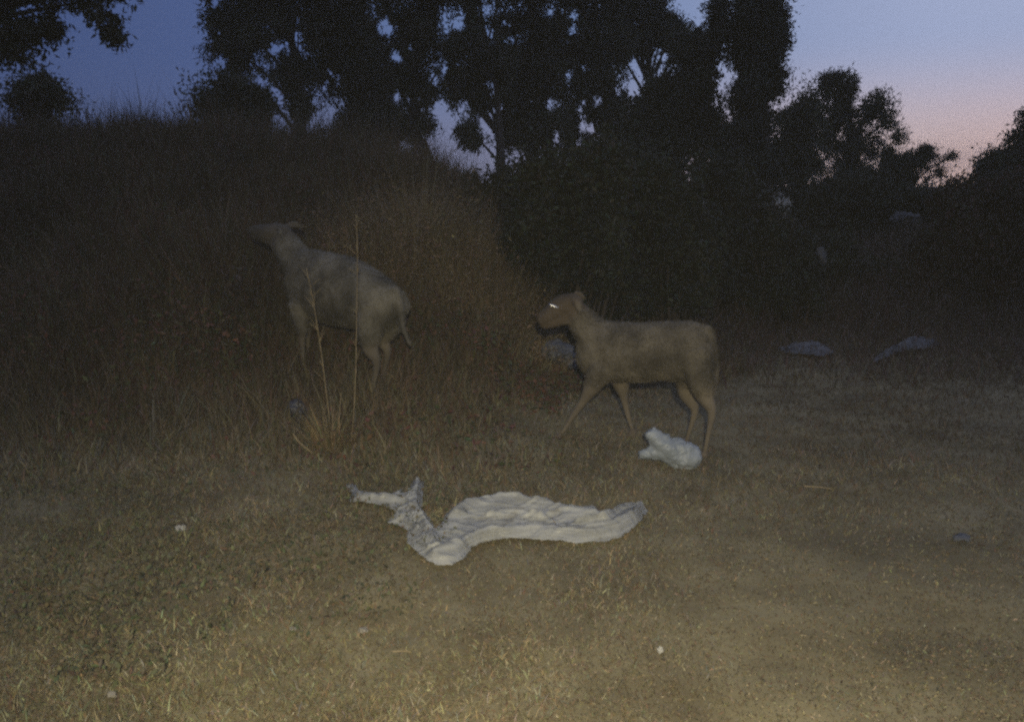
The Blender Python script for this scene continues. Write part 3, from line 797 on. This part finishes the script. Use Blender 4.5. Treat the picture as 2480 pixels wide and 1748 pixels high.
spec = dict(Y=Y1, head=[(1388, 725, .02), (1368, 740, .03), (1345, 757, .05), (1320, 773, .07)], tint=[(.118, .103, .076), (.088, .068, .046), (.155, .13, .094)], front=1400, back=1735, origin=(1570, 1060),
    body=[(1732, 856, 900, .05), (1727, 832, 915, .09), (1714, 804, 925, .125), (1694, 784, 926, .14), (1660, 777, 920, .15), (1600, 779, 920, .16), (1540, 782, 923, .16),
          (1485, 779, 922, .145), (1447, 775, 920, .125), (1420, 788, 905, .10), (1402, 812, 882, .07)],
    limbs=[[(1462, 832, .125, 0), (1425, 796, .096, .0), (1404, 765, .080, .01), (1386, 745, .066, .015)],
           [(1394, 734, .062, .02), (1372, 738, .068, .03), (1352, 750, .064, .045), (1336, 762, .054, .06), (1327, 769, .047, .07)],
           [(1372, 764, .052, .03), (1350, 774, .040, .05), (1334, 779, .035, .06), (1326, 780, .031, .07)],
           [(1470, 880, .085, n_), (1448, 922, .058, n_), (1424, 962, .036, n_), (1396, 1003, .0235, n_), (1378, 1031, .018, n_), (1364, 1048, .0165, n_)],
           [(1488, 890, .08, f_), (1494, 930, .055, f_), (1502, 970, .033, f_), (1510, 1006, .0235, f_), (1517, 1032, .0175, f_), (1524, 1052, .0165, f_)],
           [(1690, 850, .115, n_ * .7), (1702, 905, .088, n_), (1713, 948, .055, n_), (1730, 988, .033, n_), (1724, 1030, .0215, n_), (1717, 1066, .018, n_), (1713, 1088, .017, n_)],
           [(1670, 860, .115, f_ * .7), (1662, 920, .095, f_), (1660, 960, .058, f_), (1676, 1000, .032, f_), (1668, 1036, .021, f_), (1660, 1062, .0175, f_), (1656, 1076, .017, f_)],
           [(1712, 800, .036, 0), (1724, 845, .034, 0), (1726, 900, .028, 0), (1723, 945, .019, 0)]],
    ears=[[(1388, 722, .014, .06), (1400, 722, .026, .085), (1412, 734, .028, .10), (1420, 752, .012, .105)],
          [(1382, 720, .014, -.03), (1388, 716, .024, -.06), (1396, 720, .022, -.085), (1402, 728, .012, -.10)]],
    hooves=[(1362, 1052, n_), (1525, 1057, f_), (1712, 1093, n_), (1655, 1081, f_)])
root, P, fwd, near, org = build_sheep('pale sheep walking left with a shining eye, standing beside the white carrier bag', spec, M['wool'], .006)
eye(root, P, org, 1357, 736, .112, .0125, 22)
h2 = ground(905, 975)[1]
Y2 = lambda px: h2 + (912 - px) * .0021
n_, f_ = .09, -.09
spec = dict(Y=Y2, head=[(680, 560, .0), (655, 565, .01), (635, 563, .02), (620, 561, .02)], tint=[(.128, .117, .090), (.092, .079, .058), (.13, .11, .078)], front=715, back=950, origin=(830, 850),
    body=[(962, 715, 765, .06), (952, 695, 788, .11), (934, 676, 802, .145), (906, 655, 805, .17), (872, 634, 797, .18), (835, 619, 790, .185), (798, 610, 783, .18), (760, 603, 776, .155),
          (730, 602, 758, .13), (712, 618, 730, .09)],
    limbs=[[(752, 672, .14, 0), (724, 640, .118, 0), (704, 608, .098, 0), (688, 580, .080, 0)],
           [(690, 570, .066, 0), (670, 564, .066, .01), (650, 563, .057, .02), (632, 561, .046, .02), (620, 559, .038, .02)],
           [(690, 604, .075, 0), (672, 584, .060, .0), (650, 577, .042, .01), (632, 573, .033, .02), (622, 568, .028, .02)],
           [(752, 735, .085, n_), (755, 778, .05, n_), (757, 812, .031, n_), (759, 846, .021, n_), (760, 872, .0165, n_), (760, 893, .0165, n_)],
           [(728, 725, .08, f_), (722, 775, .045, f_), (721, 808, .03, f_), (721, 838, .021, f_), (722, 862, .0165, f_), (722, 878, .0165, f_)],
           [(922, 740, .120, n_ * .7), (922, 795, .090, n_), (922, 838, .052, n_), (937, 872, .033, n_), (931, 915, .022, n_), (926, 950, .018, n_), (923, 968, .017, n_)],
           [(936, 735, .115, f_ * .7), (920, 790, .08, f_), (905, 830, .046, f_), (914, 858, .031, f_), (907, 900, .021, f_), (901, 932, .0175, f_), (898, 948, .017, f_)],
           [(956, 702, .030, 0), (967, 735, .027, 0), (972, 770, .021, 0), (981, 806, .015, 0), (993, 836, .009, 0)]],
    ears=[[(690, 552, .013, .05), (698, 551, .025, .08), (707, 558, .026, .10), (713, 568, .012, .11)],
          [(684, 548, .013, -.03), (690, 544, .024, -.06), (697, 546, .022, -.085), (703, 553, .010, -.10)]],
    hooves=[(760, 897, n_), (722, 882, f_), (922, 973, n_), (897, 953, f_)])
root, P, fwd, near, org = build_sheep('grey backed sheep with its head raised, climbing the mound behind the dry tussock', spec, M['wool_far'], .005)

# ------------------------------------------------------------------ plastic litter
def inside(poly, x, y):
    poly = np.asarray(poly, float); c_ = np.zeros(len(x), bool)
    j = len(poly) - 1
    for i in range(len(poly)):
        xi, yi = poly[i]; xj, yj = poly[j]
        c_ ^= ((yi > y) != (yj > y)) & (x < (xj - xi) * (y - yi) / (yj - yi + 1e-12) + xi)
        j = i
    return c_
def dist_edge(poly, x, y):
    poly = np.asarray(poly, float); d = np.full(len(x), 1e9)
    for i in range(len(poly)):
        a_ = poly[i]; b_ = poly[(i + 1) % len(poly)]; ab = b_ - a_
        t_ = np.clip(((x - a_[0]) * ab[0] + (y - a_[1]) * ab[1]) / (ab @ ab + 1e-12), 0, 1)
        d = np.minimum(d, np.hypot(x - a_[0] - t_ * ab[0], y - a_[1] - t_ * ab[1]))
    return d
def sheet(name, label, cat, outline_px, height, folds, ang, mat, step=.008, seed=0, holes=(), parent=None, crests=(), group=None):
    """a crumpled sheet of film lying on the ground: traced outline, folds and billows of real height"""
    # the outline seen in the picture sits on the film's raised surface: bring it down to the ground it lies on
    G = np.array([ground(*p)[:2] for p in outline_px])
    o = np.array([G[:, 0].mean(), G[:, 1].mean()]); oz = float(H(*o))
    x0, y0 = G.min(0) - .01; x1, y1 = G.max(0) + .01
    xs = np.arange(x0, x1, step); ys = np.arange(y0, y1, step)
    Xg, Yg = np.meshgrid(xs, ys); xf, yf = Xg.ravel(), Yg.ravel()
    wob = .007
    xw = xf + wob * (fbm(xf * 30 + seed, yf * 30) - .5) * 2; yw = yf + wob * (fbm(xf * 30 + 5, yf * 30 + seed) - .5) * 2
    ins = inside(G, xw, yw)
    for hp in holes: ins &= ~inside(np.array([ground(*p)[:2] for p in hp]), xw, yw)
    de = dist_edge(G, xf, yf)
    ca, sa = math.cos(ang), math.sin(ang)
    u = xf * ca + yf * sa; v = -xf * sa + yf * ca
    warp = fbm(xf * 4 + seed, yf * 4 + 3) * 3
    ridge1 = 1 - np.abs(2 * vnoise(u * folds * .28 + seed, v * folds + warp) - 1)
    ridge2 = 1 - np.abs(2 * vnoise(u * folds * .9 + 11 + seed, v * folds * 2.3 + warp * 1.4) - 1)
    ridge3 = 1 - np.abs(2 * vnoise(u * folds * 3.1 + 31, v * folds * 4.2 + seed + warp * 2) - 1)
    bill = fbm(xf * 5 + seed, yf * 5 + 1)
    body = sstep(de / .07)
    z = .018 + height * body * (.30 * bill + .42 * ridge1 ** 2 + .22 * ridge2 + .10 * ridge3) + .012 * ridge2 * (1 - body) + .010 * ridge3
    if crests:
        wv = fbm(xf * 6 + seed, yf * 6) * .10
        r5 = 1 - np.abs(2 * vnoise(u * 2.2 + seed, (v + wv) * 15) - 1)
        r6 = 1 - np.abs(2 * vnoise(u * 5 + v * 9 + 13, (v - u * .35 + wv) * 24 + 5) - 1)
        cz = np.zeros(len(xf))
        for pts_, hh_, ww_ in crests:
            cp_ = curve(np.array([ground(*p_)[:2] for p_ in pts_]), 20)
            dm = np.full(len(xf), 9.)
            for i in range(len(cp_) - 1):
                ab = cp_[i + 1] - cp_[i]
                t_ = np.clip(((xf - cp_[i][0]) * ab[0] + (yf - cp_[i][1]) * ab[1]) / (ab @ ab), 0, 1)
                dm = np.minimum(dm, np.hypot(xf - cp_[i][0] - t_ * ab[0], yf - cp_[i][1] - t_ * ab[1]))
            dm = dm + .022 * (fbm(xf * 14 + seed, yf * 14) - .5)
            cz = np.maximum(cz, hh_ * np.exp(-np.abs(np.clip(dm, 0, None) / ww_) ** 1.5) * (.7 + .6 * fbm(u * 3.5 + seed, v * 5)))
        z = .022 + cz * sstep(de / .035) + .020 * sstep(de / .05) * (r5 ** 2 * .7 + r6 ** 2 * .45 + ridge3 * .22) + .004 * ridge3
    Z = H(xf, yf) + z
    idx = -np.ones(len(xf), int); idx[ins] = np.arange(ins.sum())
    Vv = np.stack([xf - o[0], yf - o[1], Z - oz], 1)[ins]
    I = idx.reshape(Xg.shape)
    q = np.stack([I[:-1, :-1].ravel(), I[:-1, 1:].ravel(), I[1:, 1:].ravel(), I[1:, :-1].ravel()], 1)
    q = q[(q >= 0).all(1)]
    # horizontal pull so that folds lean over one another
    ov = .2
    Vv[:, 1] += -ov * (z[ins] - .02) * np.cos(ang) * (ridge1[ins] - .3)
    me = mesh_np(name, Vv, q, smooth=True)
    if parent is not None:
        ob = link(name, me, mat, parent, Vector((o[0], o[1], oz)) - parent.location)
    else:
        ob = tag(link(name, me, mat, None, (o[0], o[1], oz)), label, cat, group)
    sd_ = ob.modifiers.new('thickness', 'SOLIDIFY'); sd_.thickness = .0015
    return ob
main = [(1002, 1176), (1029, 1178), (1027, 1200), (1024, 1245), (1040, 1264), (1056, 1290), (1070, 1276), (1078, 1254), (1115, 1240), (1140, 1228), (1218, 1221), (1252, 1214),
        (1277, 1226), (1333, 1231), (1355, 1243), (1400, 1252), (1426, 1240), (1448, 1243), (1457, 1262), (1478, 1252), (1500, 1232), (1525, 1225), (1555, 1235), (1572, 1250), (1556, 1272),
        (1540, 1288), (1503, 1314), (1459, 1325), (1392, 1329), (1340, 1322), (1281, 1318), (1218, 1318), (1174, 1328), (1144, 1343), (1126, 1368), (1096, 1384), (1059, 1383),
        (1035, 1373), (1007, 1348), (985, 1327), (987, 1298), (963, 1284), (933, 1279), (952, 1259), (956, 1250), (944, 1242), (905, 1232), (846, 1229), (850, 1208), (838, 1186), (865, 1183),
        (872, 1199), (904, 1207), (941, 1206), (943, 1208), (970, 1196), (981, 1206)]
crest = [([(1105, 1268), (1130, 1246), (1180, 1236), (1250, 1228), (1330, 1246), (1400, 1262), (1450, 1262)], .040, .045),
         ([(1060, 1362), (1120, 1346), (1180, 1316), (1290, 1302), (1400, 1308), (1480, 1298), (1535, 1270), (1556, 1244)], .036, .036),
         ([(1016, 1186), (1008, 1240), (1036, 1300), (1056, 1350)], .034, .026), ([(962, 1265), (1010, 1300), (1040, 1350)], .022, .012),
         ([(990, 1220), (1000, 1262), (1050, 1320)], .022, .010), ([(845, 1195), (880, 1220), (955, 1228)], .02, .02), ([(1500, 1240), (1470, 1270), (1400, 1285)], .034, .014),
         ([(1180, 1270), (1250, 1262), (1320, 1275)], .032, .014)]
sheet('plastic_sheet', 'long torn white plastic sheet crumpled across the near grass', 'plastic sheet', main, .10, 6.0, math.radians(6), M['sheet'], .005, 3, crests=crest,
      holes=[[(962, 1218), (969, 1217), (970, 1226), (964, 1227)]])
# small flattened rags along the track
sheet('plastic_rag', 'pale flattened rag on the left side of the track', 'rag', [(1880, 852), (1925, 843), (1965, 840), (2000, 845), (2022, 862), (1990, 872), (1940, 866), (1900, 862)], .06, 7, .2, M['rag'], .012, 9, group='pale rags along the track')
sheet('plastic_rag', 'longest pale rag on the track near the right edge, bent at one end', 'rag', [(2110, 880), (2130, 862), (2165, 840), (2200, 830), (2250, 832), (2280, 842), (2250, 852), (2190, 856), (2150, 872), (2122, 888)], .07, 7, .3, M['rag'], .012, 15, group='pale rags along the track')
sheet('plastic_rag', 'tiny pale strip lying on the grass at the lower right', 'rag', [(2305, 1312), (2325, 1308), (2348, 1316), (2350, 1326), (2325, 1324), (2308, 1322)], .03, 12, .1, M['rag'], .006, 21, group='pale rags along the track')

def puffy(name, label, cat, ring_px, Y, mat, depth=.6, crump=.012, extra=(), seed=0, group=None):
    """an air filled bag: rings (centre px, py, half height px along the ring, tilt degrees) lofted along its length, then crumpled"""
    bm = bmesh.new()
    seg = 26
    def mk(rp):
        rings = []
        for (px, py, hp, tilt) in rp:
            c_ = at(px, py, Y); s = np.linalg.norm(c_ - CAM) / F
            a_ = math.radians(tilt)
            u_ = np.array([math.sin(a_), 0, math.cos(a_)]) * hp * s
            rings.append((c_, np.array([0, 1.0, 0]) * max(hp * s * depth, .006), u_))
        C = []
        K = 5
        for i in range(len(rings) - 1):
            for t_ in np.linspace(0, 1, K, endpoint=False):
                C.append(tuple(np.array(rings[i][j]) * (1 - t_) + np.array(rings[i + 1][j]) * t_ for j in range(3)))
        C.append(rings[-1])
        loft(bm, C, seg)
    mk(ring_px)
    for e in extra: mk(e)
    me = bpy.data.meshes.new(name); bm.to_mesh(me); bm.free()
    tmp = bpy.data.objects.new('raw', me); COL.objects.link(tmp)
    md = tmp.modifiers.new('r', 'REMESH'); md.mode = 'VOXEL'; md.voxel_size = .0055
    dg = bpy.context.evaluated_depsgraph_get()
    me = bpy.data.meshes.new_from_object(tmp.evaluated_get(dg)); bpy.data.objects.remove(tmp)
    n = len(me.vertices)
    co = np.zeros(n * 3, np.float32); me.vertices.foreach_get('co', co); co = co.reshape(-1, 3)
    no = np.zeros(n * 3, np.float32); me.vertices.foreach_get('normal', no); no = no.reshape(-1, 3)
    dv = Vector((seed * 3.1, 1.7, .4))
    dis = np.array([(abs(mnoise.noise(Vector(c_) * 13 + dv)) - .25) * 2.0 + (abs(mnoise.noise(Vector(c_) * 31 + dv)) - .25) * .9 for c_ in co]) * crump
    co = co + no * dis[:, None]
    cx, cy = co[:, 0].mean(), co[:, 1].mean(); zb = co[:, 2].min()
    org = np.array([cx, cy, zb])
    me.vertices.foreach_set('co', (co - org).astype(np.float32).ravel())
    me.polygons.foreach_set('use_smooth', np.ones(len(me.polygons), bool))
    me.materials.clear(); me.update()
    o = tag(link(name, me, mat, None, org), label, cat, group)
    return o
yb = ground(1650, 1138)[1] + .06
puffy('carrier_bag', 'white carrier bag lying puffed up by the right sheep hind hooves', 'bag',
      [(1586, 1076, 20, 22), (1604, 1083, 29, 22), (1630, 1093, 34, 22), (1658, 1104, 37, 22), (1680, 1112, 33, 22), (1692, 1117, 22, 22)], yb, M['bag'], depth=.85, crump=.009,
      extra=[[(1612, 1084, 30, 50), (1596, 1068, 25, 50), (1582, 1052, 19, 50), (1573, 1042, 14, 50)], [(1604, 1086, 22, 0), (1578, 1096, 18, 0), (1556, 1100, 13, 0), (1546, 1101, 9, 0)],
             [(1602, 1070, 12, 20), (1614, 1058, 8, 10), (1622, 1053, 4, 10)]], seed=2)
yb = 6.45
puffy('plastic_bag', 'bluish grey plastic bag on the slope in front of the right sheep chest', 'bag',
      [(1312, 852, 14, 0), (1330, 850, 26, 0), (1355, 852, 30, 5), (1380, 866, 26, 20), (1398, 885, 14, 30)], yb, M['rag'], depth=.8, crump=.016, seed=5)
yb = ground(725, 1030)[1] + .05
puffy('plastic_bag', 'dark blue plastic bag half sunk in the grass below the left sheep', 'bag',
      [(703, 970, 9, 50), (710, 980, 20, 52), (722, 997, 24, 54), (735, 1015, 18, 54), (742, 1026, 8, 54)], yb, M['bluebag'], depth=.7, crump=.014, seed=7)
# scraps hanging in the bushes
puffy('plastic_scrap', 'narrow white scrap caught in the bush left of the track', 'scrap', [(1988, 600, 8, 90), (1991, 615, 12, 90), (1993, 630, 9, 90), (1994, 642, 4, 90)], 8.25, M['rag'], depth=.5, crump=.02, seed=8, group='scraps caught in bushes')
puffy('plastic_scrap', 'wide pale scrap spread over the dark bush at the end of the track', 'scrap', [(2154, 532, 4, -10), (2175, 524, 9, -10), (2198, 524, 9, 0), (2220, 532, 8, 20), (2232, 540, 3, 20)], 11.2, M['rag'], depth=.6, crump=.03, seed=9, group='scraps caught in bushes')
# small litter and stones on the near grass
def lump(name, label, cat, px, py, r, mat, squash=.6, seed=1, group=None, amp=.45):
    g_ = ground(px, py)
    bm = bmesh.new(); bmesh.ops.create_icosphere(bm, subdivisions=3, radius=1)
    dv = Vector((seed * 2.3, seed, 0))
    for v in bm.verts:
        d = 1 + amp * mnoise.noise(v.co * 1.6 + dv) + amp * .7 * abs(mnoise.noise(v.co * 3.4 + dv))
        v.co = Vector((v.co.x * d * r, v.co.y * d * r * .8, v.co.z * d * r * squash))
    me = bpy.data.meshes.new(name); bm.to_mesh(me); bm.free()
    return tag(link(name, me, mat, None, g_ + np.array([0, 0, r * squash * .55 + .012])), label, cat, group)
lump('paper_scrap', 'crumpled white paper scrap in the weeds at the left', 'paper', 438, 1290, .018, M['paper'], .8, 1, amp=.8)
lump('pale_stone', 'pale stone low in the grass below the left part of the plastic sheet', 'stone', 880, 1536, .015, M['stone'], .6, 2, 'pale stones in the grass')
lump('pale_stone', 'flat dull stone left of the pale stone below the plastic sheet', 'stone', 712, 1532, .013, M['stone'], .4, 3, 'pale stones in the grass')
lump('pale_stone', 'grey stone nearest the lower left corner', 'stone', 272, 1697, .013, M['stone'], .6, 4, 'pale stones in the grass')
lump('pale_stone', 'tiny white pebble between the paper scrap and the lower left corner', 'stone', 362, 1540, .007, M['stone'], .7, 5, 'pale stones in the grass')
lump('wrapper', 'tiny cream wrapper upright in the grass at the lower middle', 'wrapper', 1598, 1588, .008, M['paper'], 1.3, 6, amp=.7)
# pale sticks on the grass
def stick(label, pts, r=.004):
    ps = [ground(*p) + np.array([0, 0, .022]) for p in pts]
    o = np.mean(ps, 0)
    cpath = curve(ps, 12) - o
    V, Q, T, C = tube_np(cpath, np.linspace(r, r * .6, len(cpath)), 6)
    return tag(link('dry_stick', mesh_np('dry_stick', V, Q, T, smooth=True), M['twig'], None, o), label, 'stick', 'dry sticks on the grass')
stick('thin pale stick on the grass right of the carrier bag', [(1946, 1188), (1985, 1190), (2016, 1194)])
stick('short straw coloured stick below the middle of the plastic sheet', [(1345, 1594), (1356, 1584), (1368, 1576)], .003)
stick('short bright stick on the grass at the bottom left of centre', [(950, 1595), (975, 1594), (995, 1595)], .0025)
# bare arching branch over the bushes
p0 = [at(1820, 492, 8.9), at(1850, 503, 8.6), at(1880, 512, 8.45), at(1904, 526, 8.4), at(1915, 545, 8.5), at(1912, 620, 8.9)]
o = np.array(p0[-1]); cp = curve(p0[::-1], 18) - o
V, Q, T, C = tube_np(cp, np.linspace(.008, .003, len(cp)), 6)
tag(link('bare_branch', mesh_np('bare_branch', V, Q, T, smooth=True), M['bark'], None, o), 'thin bare branch arching over the bush left of the track', 'branch')

# ------------------------------------------------------------------ thin haze box added to lift the darks and fade the distance
hz = bpy.data.meshes.new('haze'); bm = bmesh.new(); bmesh.ops.create_cube(bm, size=1)
for v in bm.verts: v.co = Vector((v.co.x * 520, v.co.y * 520 + 80, v.co.z * 13 + 4.5))
bm.to_mesh(hz); bm.free()
hm = bpy.data.materials.new('dark_lift_haze'); hm.use_nodes = True
t = hm.node_tree; t.nodes.remove(t.nodes['Principled BSDF'])
pv = t.nodes.new('ShaderNodeVolumePrincipled')
pv.inputs['Color'].default_value = (.75, .77, .82, 1); pv.inputs['Density'].default_value = HAZE
t.links.new(pv.outputs[0], t.nodes['Material Output'].inputs['Volume'])
tag(link('haze', hz, hm), 'thin haze added to lift the darks and fade the far trees', 'haze', kind='stuff')
